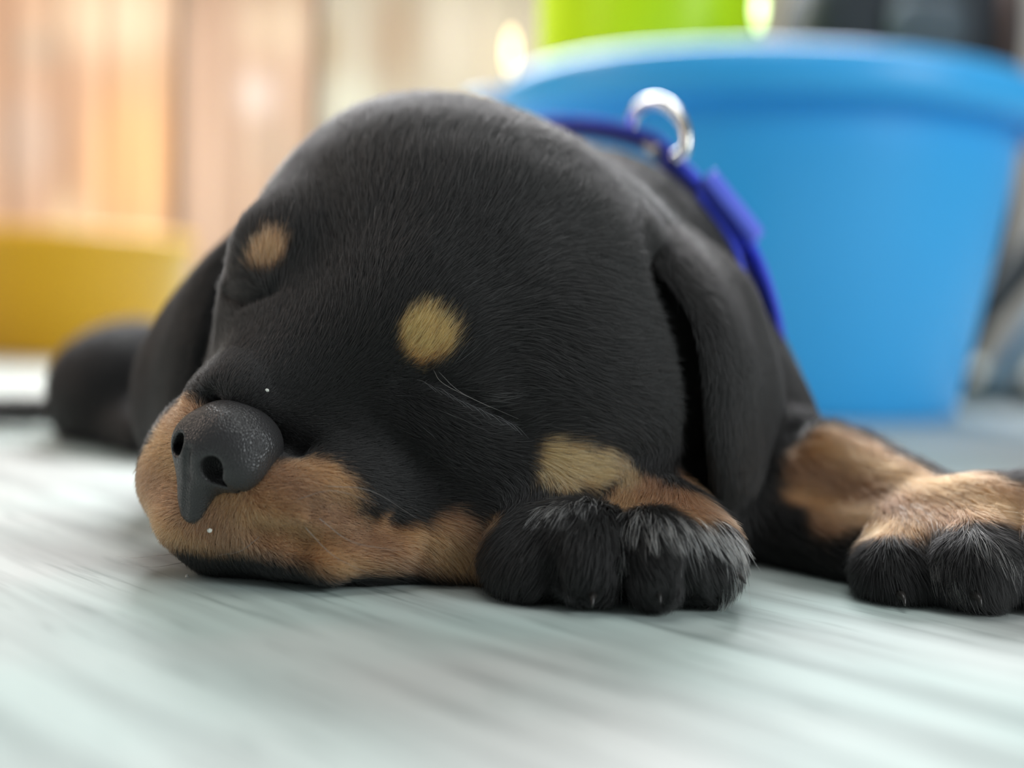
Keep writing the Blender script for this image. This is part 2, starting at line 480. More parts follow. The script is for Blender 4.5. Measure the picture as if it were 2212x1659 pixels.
def grow(prims, h, floor=None, margin=0.5):
    import openvdb
    lo = np.min([prim_box(p, margin)[0] for p in prims if not p[-1]], 0)
    hi = np.max([prim_box(p, margin)[1] for p in prims if not p[-1]], 0)
    if floor is not None: lo[2] = max(lo[2], floor - .4)
    n = np.ceil((hi - lo) / h).astype(int) + 1
    g = np.full(n, 3.0, np.float32)
    ax = [(lo[i] + h * np.arange(n[i])).astype(np.float32) for i in range(3)]
    for p in prims:
        a, b = prim_box(p, 1.2 if not p[-1] else .6)
        i0 = np.clip(np.floor((a - lo) / h).astype(int), 0, n); i1 = np.clip(np.ceil((b - lo) / h).astype(int) + 1, 0, n)
        if (i1 <= i0).any(): continue
        s = tuple(slice(i0[i], i1[i]) for i in range(3))
        e = prim_d(p, ax[0][s[0]][:, None, None], ax[1][s[1]][None, :, None], ax[2][s[2]][None, None, :])
        g[s] = blend(g[s], e.astype(np.float32), p[-2], p[-1])
    if floor is not None:
        e = (floor - ax[2])[None, None, :]; k = .5
        hh = np.maximum(k - np.abs(g - e), 0) / k
        g = np.maximum(g, e) + hh * hh * k * .25
    g = np.minimum(g, 3.0).astype(np.float32)
    G = openvdb.FloatGrid(3.0); G.copyFromArray(g)
    v, q = G.convertToQuads(0.0)
    v = np.asarray(v, float) * h + lo
    q = np.asarray(q, np.int64)
    # outward winding
    a = v[q[:, 0]]; nn = np.cross(v[q[:, 1]] - a, v[q[:, 3]] - a); c = v[q].mean(1)
    ln = np.linalg.norm(nn, axis=1, keepdims=True) + 1e-9
    idx = RNG.integers(0, len(q), 200)
    if (sdf_at(prims, c[idx] + nn[idx] / ln[idx] * h * .6, floor) - sdf_at(prims, c[idx] - nn[idx] / ln[idx] * h * .6, floor)).mean() < 0:
        q = q[:, ::-1].copy()
    return v, q

def keep_largest(v, q):
    par = np.arange(len(v))
    for _ in range(60):
        m = par[q].min(1)
        new = par.copy()
        for k in range(4): np.minimum.at(new, q[:, k], m)
        new = new[new]
        if (new == par).all(): break
        par = new
    ids, cnt = np.unique(par, return_counts=True)
    return v, q

# --- local frame of the head: the face looks at the lens and to the left of it
hp = []
def S(px, py, D, r, k=0.9, sub=False):
    r3 = (r, r, r) if np.isscalar(r) else r
    return ell(P(px, py, D), r3, k=k, sub=sub)
def Cn(a, b, ra, rb, k=0.9, sub=False):
    return cone(P(*a), P(*b), ra, rb, k, sub)
def rot(yaw, pitch=0, roll=0):
    """rows = axes of a frame turned about the vertical, then tipped"""
    y, p, r = map(math.radians, (yaw, pitch, roll))
    Rz = np.array([[math.cos(y), math.sin(y), 0], [-math.sin(y), math.cos(y), 0], [0, 0, 1]])
    Rx = np.array([[1, 0, 0], [0, math.cos(p), math.sin(p)], [0, -math.sin(p), math.cos(p)]])
    Ry = np.array([[math.cos(r), 0, -math.sin(r)], [0, 1, 0], [math.sin(r), 0, math.cos(r)]])
    return Ry @ Rx @ Rz
body = [
    # trunk, neck and shoulders
    Cn((1212, 712, 39.0), (1110, 780, 46), 5.62, 5.95, 1.2),
    Cn((1080, 790, 46), (700, 850, 56), 5.9, 4.9, 2.0),
    S(1420, 950, 38, 4.5, 1.8), S(600, 890, 38.5, 3.3, 1.2),
    Cn((700, 850, 56), (330, 850, 51), 4.2, 2.7, 1.0), S(265, 850, 50, 2.75, .9),
    Cn((240, 920, 50), (330, 935, 46), 1.5, 1.0, .8),
    Cn((300, 880, 53), (120, 886, 52), 1.0, .5, .6), Cn((120, 886, 52), (-140, 888, 52), .5, .46, .3),
    # skull
    S(1010, 716, 32.6, 5.5, 1.5), S(1165, 715, 35.0, 4.6, 1.4), S(914, 577, 33.6, 4.3, 1.5),
    S(1180, 900, 31.4, 3.9, 1.6), S(1010, 960, 30.6, 3.3, 1.4), S(785, 865, 32, 3.9, 1.4),
    # brows and eyeballs under closed lids
    S(905, 715, 28.6, 1.75, 1.0), S(632, 560, 30.2, 1.3, 1.2),
    S(985, 890, 28.2, 1.25, .8), S(580, 690, 30.0, .95, .9),
    # muzzle
    Cn((835, 815, 30.0), (545, 900, 27.9), 2.75, 1.5, 1.5),
    Cn((640, 960, 28.7), (510, 985, 27.7), 1.9, 1.25, .9),
    S(700, 1075, 27.6, (2.0, 1.8, 1.55), .8), S(600, 1100, 27.2, 1.35, .8),
    S(415, 1022, 28.5, (1.15, 1.4, 1.32), .7), S(456, 945, 28.9, .9, .8),
    S(470, 1120, 27.3, (1.35, 1.1, .95), .6), 
    Cn((480, 1195, 27.6), (760, 1200, 27.8), .75, 1.05, .45),
    Cn((720, 1170, 28.0), (1080, 1130, 29.0), 1.35, 1.85, .8),
    # left fore leg stretched to the right
    Cn((1470, 960, 37.5), (1660, 1090, 33.6), 3.4, 1.9, 1.6),
    Cn((1720, 1065, 33.8), (1990, 1140, 30.6), 1.85, 1.2, .9),
    Cn((1990, 1150, 30.4), (2150, 1160, 29.4), 1.25, 1.15, .8),
    Cn((1620, 1140, 32), (1900, 1200, 29.8), .9, .95, .8),
    Cn((2010, 1150, 29.4), (1935, 1232, 28.0), .9, .8, .8),
    Cn((2110, 1130, 29.0), (2105, 1222, 27.4), .95, .88, .7),
    Cn((2210, 1130, 29.2), (2250, 1210, 27.6), 1.0, .92, .35),
    Cn((2290, 1150, 29.8), (2370, 1210, 28.8), .9, .8, .35),
    # near paw under the cheek
    Cn((1560, 1010, 37.5), (1470, 1110, 32), 2.2, 1.3, 1.2), Cn((1470, 1110, 32), (1370, 1130, 28.4), 1.3, 1.25, .8),
    S(1220, 1160, 27.9, (1.55, 1.3, 1.0), .7), S(1440, 1135, 27.7, (1.2, 1.2, .9), .6),
    S(1150, 1215, 26.7, (.90, 1.0, .92), .7), S(1268, 1195, 26.2, (.92, 1.0, 1.05), .55),
    S(1415, 1200, 26.1, (.84, 1.0, 1.0), .45), S(1528, 1205, 26.7, (.66, .95, .90), .5),
    Cn((1440, 620, 29.9), (1475, 1010, 30.2), .55, .8, 1.2, True),
    Cn((470, 875, 26.9), (640, 970, 26.6), .12, .16, .7, True),
    Cn((1735, 1020, 33.4), (1900, 1095, 31.6), 1.45, 1.15, .9), S(2020, 1205, 28.5, .8, .6), S(1205, 1200, 26.7, .72, .6), S(1478, 1200, 26.5, .68, .6),
    Cn((610, 1136, 26.45), (700, 1134, 26.15), .42, .5, .25), Cn((700, 1134, 26.15), (800, 1122, 26.5), .5, .45, .25), Cn((600, 1196, 26.7), (710, 1200, 26.4), .45, .52, .25), Cn((710, 1200, 26.4), (850, 1180, 26.9), .52, .5, .25),
    # left hind foot tucked near the flank
]
def hit(prims, px, py, D0=22, D1=60):
    D = np.arange(D0, D1, .02)
    pts = np.array([P(px, py, 1.0) - C0]) * D[:, None] + C0
    d = sdf_at(prims, pts)
    i = np.argmax(d < 0)
    return D[i] if d[i] < 0 else D[np.argmin(d)]
base_body = list(body)
def groove(pts, r, k=.15, inset=0.0):
    out = []
    q = []
    for (x, y) in pts:
        D = hit(base_body, x, y)
        q.append(P(x, y, D + inset))
    for a, b in zip(q[:-1], q[1:]): out.append(cone(a, b, r, r, k, True))
    return out
EYE = [(858, 826), (905, 818), (960, 832), (1010, 862), (1060, 892), (1115, 922)]
body += groove(EYE, .09, .22)
body += groove([(497, 640), (530, 655), (585, 640)], .10, .3)
body += groove([(560, 1150), (640, 1170), (720, 1168), (800, 1150), (850, 1138)], .20, .4, .02)
body += groove([(680, 1108), (740, 1102), (790, 1110)], .18, .35, .02)
body += groove([(1345, 1130), (1345, 1200), (1347, 1290)], .12, .3)
body += groove([(1205, 1180), (1200, 1220), (1205, 1280)], .03, .4)
body += groove([(1478, 1170), (1480, 1220), (1478, 1280)], .08, .3)
body += groove([(1700, 940), (1720, 905), (1765, 885), (1830, 905)], .2, .7)

skinm, nt, b = new_mat('dark_skin_under_the_coat')
at = nt.nodes.new('ShaderNodeAttribute'); at.attribute_name = 'Col'
mul = nt.nodes.new('ShaderNodeMix'); mul.data_type = 'RGBA'; mul.blend_type = 'MULTIPLY'; mul.inputs[0].default_value = 1
mul.inputs[7].default_value = (.55, .55, .55, 1)
nt.links.new(at.outputs['Color'], mul.inputs[6]); nt.links.new(mul.outputs[2], b.inputs['Base Color'])
b.inputs['Roughness'].default_value = 0.75

root = on_floor(1000, 1180)
puppy = empty('puppy', (root[0], root[1] + 4, 0), 'sleeping black and tan puppy lying with its chin on the pale tiles', 'puppy')
V, Q = grow(body, 0.10, floor=0.02)
print('body', len(V), len(Q))
body_o = mesh_obj('body', V, Q, skinm, puppy)

# ---- coat colours: markings are volumes in the puppy's own space
BLACK = np.array([0.0048, 0.0044, 0.0044]); TAN = np.array([0.36, 0.158, 0.064]); TAN2 = np.array([0.24, 0.11, 0.055])
def on_skin(px, py):
    D = hit(base_body, px, py)
    return P(px, py, D if D else 30)
# (pixel anchor, radius, sign): tan patches
spots = [
    (on_skin(918, 733), .56, (0.60, 0.29, 0.09)), (on_skin(578, 556), .46, (0.46, 0.20, 0.09)),
    (on_skin(1225, 1000), .50, (0.55, 0.29, 0.12)), (on_skin(1275, 1010), .50, (0.55, 0.29, 0.12)), (on_skin(1340, 1010), .40, (0.40, 0.23, 0.11)), (on_skin(1175, 985), .35, (0.45, 0.25, 0.10)),
]
tans = [(on_skin(665, 1090), 1.05), (on_skin(600, 1120), 1.1), (on_skin(480, 1140), 1.2), (on_skin(350, 1060), 1.3), (on_skin(375, 940), .9),
        (on_skin(420, 1180), 1.0), (on_skin(540, 1200), 1.0), (on_skin(700, 1210), 1.2), (on_skin(850, 1210), .9), (on_skin(980, 1175), .75), (on_skin(1060, 1140), .4),
        (P(400, 1100, 30), 2.0), (P(440, 1020, 29), 1.2),
        (on_skin(1790, 1000), 1.35), (on_skin(1750, 1050), .9), (on_skin(1880, 1060), 1.35), (on_skin(1990, 1075), 1.15), (on_skin(2090, 1075), .95), (on_skin(1800, 1090), 1.0), (on_skin(2180, 1090), .75), (on_skin(1940, 1120), .75),
        (on_skin(1380, 1065), .75), (on_skin(1460, 1080), .8), (on_skin(1530, 1100), .45), (P(1450, 1080, 29.0), .8)]
blacks = [(on_skin(865, 1050), .85), (P(1135, 1215, 26.7), 1.08), (P(1268, 1200, 26.2), 1.12), (P(1415, 1225, 26.1), 1.05), (P(1530, 1220, 26.7), .98), (P(1935, 1250, 28.0), 1.0), (P(2105, 1245, 27.4), 1.1)]
LIP_SHADE = [on_skin(x, y) for x, y in [(600, 1160), (640, 1170), (680, 1171), (720, 1168), (760, 1160), (800, 1150), (840, 1140)]] + [on_skin(x, y) for x, y in [(690, 1108), (715, 1104), (740, 1102), (765, 1105)]]  # dark lip line and wrinkle shade, painted into the coat colour
def coat_color(p, jitter=0.0):
    """colour per point; jitter roughens the edges of the markings"""
    n = len(p)
    w = np.full(n, -1e3)
    for c, r in tans:
        w = np.maximum(w, (r - np.linalg.norm(p - c, axis=1)))
    for c, r in blacks: w = np.minimum(w, np.linalg.norm(p - c, axis=1) - r)
    w = w + jitter
    t = np.clip(w / .28 + .5, 0, 1); t = (t * t * (3 - 2 * t))[:, None]
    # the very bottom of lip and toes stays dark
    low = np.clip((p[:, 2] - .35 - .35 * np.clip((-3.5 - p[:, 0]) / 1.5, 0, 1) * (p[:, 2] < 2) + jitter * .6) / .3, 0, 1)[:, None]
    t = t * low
    mixn = (0.5 + 0.5 * np.sin(p[:, 0] * 2.1 + p[:, 2] * 3.3 + p[:, 1]))[:, None]
    col = BLACK * (1 - t) + (TAN * mixn + TAN2 * (1 - mixn)) * t
    for c, r, cc in spots:
        s = np.clip((r - np.linalg.norm(p - c, axis=1) + jitter) / .16 + .5, 0, 1)[:, None]
        col = col * (1 - s) + np.array(cc) * s
    for c in LIP_SHADE:
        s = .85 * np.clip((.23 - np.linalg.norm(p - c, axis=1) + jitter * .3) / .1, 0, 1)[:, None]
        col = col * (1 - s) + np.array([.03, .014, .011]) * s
    return col
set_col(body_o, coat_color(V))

# ---- ears: thick folded flaps
def flap(front, back, bulge, thick, name, n=46, m=70, curl=.25):
    """leather flap between a front and a back edge; bulge pushes its middle outward"""
    A = catmull(front, m); B = catmull(back, m)
    G = np.zeros((n, m, 3))
    for j in range(m):
        t = j / (m - 1)
        for i in range(n):
            s = i / (n - 1)
            G[i, j] = A[j] * (1 - s) + B[j] * s + bulge * (math.sin(PI * s) ** .8 + .16 * math.sin(3 * PI * s)) * (0.35 + .65 * math.sin(PI * min(1, t * .9 + .12)))
    du = np.gradient(G, axis=0); dv = np.gradient(G, axis=1)
    N = np.cross(du, dv); N /= np.linalg.norm(N, axis=2, keepdims=True) + 1e-9
    if (N.reshape(-1, 3) @ bulge).mean() < 0: N = -N; flip = True
    else: flip = False
    s = np.linspace(0, 1, n)[:, None]; t = np.linspace(0, 1, m)[None, :]
    edge = np.minimum(1, np.minimum(np.minimum(s, 1 - s) * 9, (1 - t) * 12)); th = thick * np.sqrt(np.clip(edge, 0, 1)) * .5 + .01
    out = (G + N * th[..., None]).reshape(-1, 3); inn = (G - N * th[..., None]).reshape(-1, 3)
    F = []
    K = n * m
    for i in range(n - 1):
        for j in range(m - 1):
            a = (i * m + j, (i + 1) * m + j, (i + 1) * m + j + 1, i * m + j + 1)
            F.append(a[::-1] if flip else a); b_ = tuple(K + x for x in a); F.append(b_ if flip else b_[::-1])
    def rim(idx):
        for x, y in zip(idx[:-1], idx[1:]):
            q = (x, y, K + y, K + x); F.append(q if flip else q[::-1])
    rim([j for j in range(m)]); rim([i * m + m - 1 for i in range(n)])
    rim([(n - 1) * m + j for j in range(m)][::-1]); rim([i * m for i in range(n)][::-1])
    vv = np.vstack([out, inn])
    o = mesh_obj(name, vv, np.array(F), skinm, puppy)
    set_col(o, np.tile(BLACK * 1.3, (len(vv), 1)))
    return o, vv, np.array(F)
earL, EV, EQ = flap([P(1330, 450, 31.8), P(1425, 585, 30.0), P(1492, 690, 29.2), P(1518, 800, 29.0), P(1530, 950, 29.2), P(1550, 1085, 29.8)],
                    [P(1450, 500, 34.8), P(1585, 605, 35.7), P(1635, 730, 35.8), P(1665, 860, 35.2), P(1655, 980, 34.0), P(1600, 1100, 31.6)],
                    (-f_ * .75 + r_ * .30) * 1.0, .42, 'ear')
earR, RV, RQ = flap([P(650, 420, 34.0), P(508, 570, 33.0), P(458, 720, 32.3), P(430, 830, 32.3), P(400, 960, 32.6)],
                    [P(700, 430, 37.0), P(480, 600, 37.6), P(370, 720, 38.0), P(318, 830, 37.5), P(315, 960, 36.0)],
                    (-f_ * .5 - r_ * .6) * .9, .42, 'ear')

# ---- nose leather
yaw = -27
Rn = rot(yaw, 6, 24)
fw = -Rn[1]      # points out of the face
nr, nu = Rn[0], Rn[2]
nc = P(497, 965, 26.45)
def np_(a, b, c): return nc + nr * a + fw * b + nu * c
nose = [
    ell(nc, (1.12, .95, .76), Rn, .2),
    ell(np_(.05, -.15, .35), (.92, .75, .55), Rn, .4),
    ell(np_(-.62, .25, -.15), (.48, .5, .5), Rn, .3),
    ell(np_(.52, .28, -.15), (.58, .5, .52), Rn, .3),
    cone(np_(-.20, .36, -.3), np_(.10, .60, -1.42), .60, .30, .4),
    cone(np_(-.62, .2, -.2), np_(-.15, .45, -1.2), .42, .28, .4),
    # nostrils with their side slits, and the groove down the lip
    ell(np_(.32, .80, -.16), (.24, .45, .27), Rn, .12, True),
    cone(np_(.40, .78, -.30), np_(.86, .45, -.42), .12, .05, .12, True),
    ell(np_(-.66, .70, -.14), (.19, .45, .24), Rn, .12, True),
    cone(np_(-.72, .68, -.28), np_(-1.0, .35, -.40), .10, .05, .12, True),
    cone(np_(-.30, 1.0, .0), np_(-.16, 1.0, -.6), .05, .06, .12, True),
    cone(np_(-.16, 1.0, -.6), np_(.08, .97, -1.5), .06, .06, .12, True),
]
NV, NQ = grow(nose, 0.035)
nosem, nt, b = new_mat('nose_leather')
b.inputs['Base Color'].default_value = (0.030, 0.029, 0.030, 1)
b.inputs['Roughness'].default_value = 0.36
tc = nt.nodes.new('ShaderNodeTexCoord')
vo = nt.nodes.new('ShaderNodeTexVoronoi'); vo.inputs['Scale'].default_value = 1500
vo.feature = 'DISTANCE_TO_EDGE'
nt.links.new(tc.outputs['Object'], vo.inputs['Vector'])
bp = nt.nodes.new('ShaderNodeBump'); bp.inputs['Strength'].default_value = .55; bp.inputs['Distance'].default_value = 0.0004
nt.links.new(vo.outputs[0], bp.inputs['Height']); nt.links.new(bp.outputs[0], b.inputs['Normal'])
nose_o = mesh_obj('nose', NV, NQ, nosem, puppy)

# ------------------------------------------------------------------ fur: real strands combed over body and ears
def dirn(a, b):
    d = b - a; return d / np.linalg.norm(d)
NOSE0 = P(490, 950, 26.0)
comb = []
def cb(px, py, D, to, r=3.0, w=1.0):
    p = P(px, py, D); comb.append((p, dirn(p, P(*to)), r, w))
# head: away from the nose, over the brow and back to the neck
for (x, y, D, to) in [
    (560, 800, 27.5, (640, 620, 28)), (700, 800, 27.5, (830, 620, 29)), (800, 600, 28, (900, 380, 31)), (1000, 400, 29, (1120, 250, 33)),
    (620, 480, 30, (720, 330, 33)), (900, 720, 27.2, (985, 560, 27.6)), (1050, 650, 27.2, (1250, 560, 29)), (1250, 500, 30, (1450, 450, 34)), (1200, 720, 28, (1420, 740, 30)),
    (700, 950, 26.3, (880, 1000, 27)), (900, 950, 27, (1100, 1000, 28)), (1100, 900, 27.6, (1350, 930, 29)), (1300, 850, 28.5, (1500, 900, 32)),
    (1250, 990, 28, (1450, 1000, 30)), (950, 1080, 27.5, (1200, 1110, 28.5)), (700, 1100, 25.9, (850, 1150, 26.5)), (850, 1190, 27, (1050, 1180, 28)),
    (600, 1180, 26, (720, 1240, 27)), (480, 1130, 26.2, (500, 1240, 26.8)), (400, 1080, 27, (370, 1220, 28)), (340, 1040, 28, (310, 1150, 29.5)), (390, 930, 28, (330, 980, 30)),
    (450, 850, 28, (400, 850, 31)), (480, 700, 29, (470, 600, 32)), (1500, 560, 33, (1620, 700, 36)), (1350, 350, 35, (1480, 440, 38)), (1600, 750, 36, (1700, 950, 36)),
    (1700, 850, 36, (1790, 980, 35)), (1620, 1000, 33.5, (1700, 1150, 32)),
    (1780, 1010, 32.5, (1950, 1120, 30.5)), (1900, 1080, 31, (2060, 1160, 29.5)), (2050, 1100, 29.5, (2150, 1200, 28)), (1750, 1150, 32, (1900, 1230, 30)),
    (1940, 1200, 27.5, (1960, 1290, 27.2)), (2100, 1170, 27.5, (2130, 1290, 27)), (2200, 1120, 28, (2250, 1260, 27.5)),
    (1180, 1120, 27, (1130, 1260, 26.2)), (1300, 1100, 26.8, (1290, 1240, 25.5)), (1430, 1090, 27, (1440, 1230, 25.5)), (1520, 1120, 27, (1590, 1240, 26)),
    (1400, 1060, 28, (1430, 1150, 26.3)), (1150, 1220, 26, (1130, 1290, 25.8)), (1500, 1200, 26, (1530, 1290, 25.8)),
    (430, 750, 37, (360, 950, 37)), (550, 900, 36, (480, 1050, 35)), (250, 800, 49, (190, 950, 49)), (1100, 600, 43, (900, 600, 52)), (600, 700, 55, (300, 760, 55))]:
    cb(x, y, D, to)
CP = np.array([c[0] for c in comb]); CD = np.array([c[1] for c in comb])
def comb_dir(p):
    out = np.zeros_like(p)
    for s in range(0, len(p), 40000):
        q = p[s:s + 40000]
        d2 = ((q[:, None, :] - CP[None]) ** 2).sum(2)
        w = 1 / (d2 + .15) ** 2.2
        out[s:s + 40000] = (w[..., None] * CD[None]).sum(1) / w.sum(1)[:, None]
    return out / (np.linalg.norm(out, axis=1, keepdims=True) + 1e-9)

def scatter(V, Q, density_fn, scale=1.0):
    T = np.vstack([Q[:, [0, 1, 2]], Q[:, [0, 2, 3]]])
    a, b, c = V[T[:, 0]], V[T[:, 1]], V[T[:, 2]]
    n = np.cross(b - a, c - a); A = np.linalg.norm(n, axis=1) / 2
    nn = n / (2 * A[:, None] + 1e-12)
    cen = (a + b + c) / 3
    rho = density_fn(cen, nn) * A * scale
    cnt = RNG.poisson(rho)
    idx = np.repeat(np.arange(len(T)), cnt)
    # smooth vertex normals
    VN = np.zeros_like(V)
    for k in range(3): np.add.at(VN, T[:, k], n)
    VN /= np.linalg.norm(VN, axis=1, keepdims=True) + 1e-12
    u, v = RNG.random(len(idx)), RNG.random(len(idx)); m = u + v > 1
    u[m] = 1 - u[m]; v[m] = 1 - v[m]
    w = 1 - u - v
    t = T[idx]
    p = V[t[:, 0]] * w[:, None] + V[t[:, 1]] * u[:, None] + V[t[:, 2]] * v[:, None]
    N = VN[t[:, 0]] * w[:, None] + VN[t[:, 1]] * u[:, None] + VN[t[:, 2]] * v[:, None]
    N /= np.linalg.norm(N, axis=1, keepdims=True) + 1e-12
    return p, N

def smooth_noise(p, f, seed):
    r = np.random.default_rng(seed); s = np.zeros(len(p))
    for i in range(6):
        k = r.normal(size=3) * f; s += np.sin(p @ k + r.random() * 6.28)
    return s / 6 ** .5 / .75

hairm = bpy.data.materials.new('coat_hair'); hairm.use_nodes = True
nt = hairm.node_tree; nt.nodes.remove(nt.nodes['Principled BSDF'])
hb = nt.nodes.new('ShaderNodeBsdfHairPrincipled'); hb.parametrization = 'COLOR'
hb.inputs['Roughness'].default_value = 0.5; hb.inputs['Radial Roughness'].default_value = 0.65
hb.inputs['IOR'].default_value = 1.65
hb.inputs['Random Roughness'].default_value = 0.3
at = nt.nodes.new('ShaderNodeAttribute'); at.attribute_name = 'Col'
nt.links.new(at.outputs['Color'], hb.inputs['Color'])
nt.links.new(hb.outputs[0], nt.nodes['Material Output'].inputs['Surface'])

def strands(name, p, N, F, L, col, parent, lift=.5, droop=.6, rad=.0045, rough=.12, clump=None, NP=5):
    """p roots, N normals, F combed directions, L lengths; clump=(cell size, strength per strand)"""
    n = len(p)
    F = F - N * (F * N).sum(1)[:, None]
    F /= np.linalg.norm(F, axis=1, keepdims=True) + 1e-9
    F = F + RNG.normal(size=F.shape) * rough
    lift = np.broadcast_to(lift, (n,))[:, None]
    pts = np.zeros((n, NP, 3))
    for k in range(NP):
        t = k / (NP - 1)
        up = lift * (t - droop * t * t)
        d = F * (t * np.sqrt(np.clip(1 - lift * lift * .6, .2, 1))) + N * up
        pts[:, k] = p + d * L[:, None] + RNG.normal(size=(n, 3)) * (.012 * t * t)
    if clump is not None:
        cell, st = clump
        warp = p + RNG.normal(size=p.shape) * cell * .18
        key = np.floor(warp / cell).astype(np.int64)
        kk = (key[:, 0] * 73856093) ^ (key[:, 1] * 19349663) ^ (key[:, 2] * 83492791)
        _, inv, cnt = np.unique(kk, return_inverse=True, return_counts=True)
        tip = np.zeros((len(cnt), 3)); np.add.at(tip, inv, pts[:, -1]); tip /= cnt[:, None]
        for k in range(1, NP):
            t = k / (NP - 1)
            w = (st * t ** 1.3)[:, None]
            pts[:, k] = pts[:, k] * (1 - w) + (tip[inv] + (p - tip[inv]) * (1 - t)) * w
    pts[..., 2] = np.maximum(pts[..., 2], 0.015 + RNG.random((n, 1)) * .02)
    cd = bpy.data.hair_curves.new(name)
    cd.add_curves([NP] * n)
    off = Vector((0, 0, 0)); pl = parent
    while pl is not None: off += pl.location; pl = pl.parent
    q = (pts.reshape(-1, 3) * U - np.array(off)).astype(np.float32)
    cd.attributes['position'].data.foreach_set('vector', q.ravel())
    prof = np.array([1.0, .95, .8, .55, .12]) if NP == 5 else np.linspace(1, .12, NP)
    rr = (rad * np.ones(n))[:, None] * prof[None] * (0.8 + .4 * RNG.random((n, 1)))
    ra = cd.attributes.get('radius') or cd.attributes.new('radius', 'FLOAT', 'POINT')
    ra.data.foreach_set('value', (rr * U).astype(np.float32).ravel())
    ca = cd.attributes.new('Col', 'FLOAT_COLOR', 'CURVE')
    c4 = np.ones((n, 4), np.float32); c4[:, :3] = col
    ca.data.foreach_set('color', c4.ravel())
    cd.materials.append(hairm)
    o = bpy.data.objects.new(name, cd); COL.objects.link(o); o.parent = parent
    return o

def seen(cen, nn):
    """more strands where the coat can be looked at from around the camera, fewer on the far side"""
    v = C0 - cen; v /= np.linalg.norm(v, axis=1, keepdims=True)
    c = (v * nn).sum(1)
    return np.clip((c + .45) / .35, .06, 1)

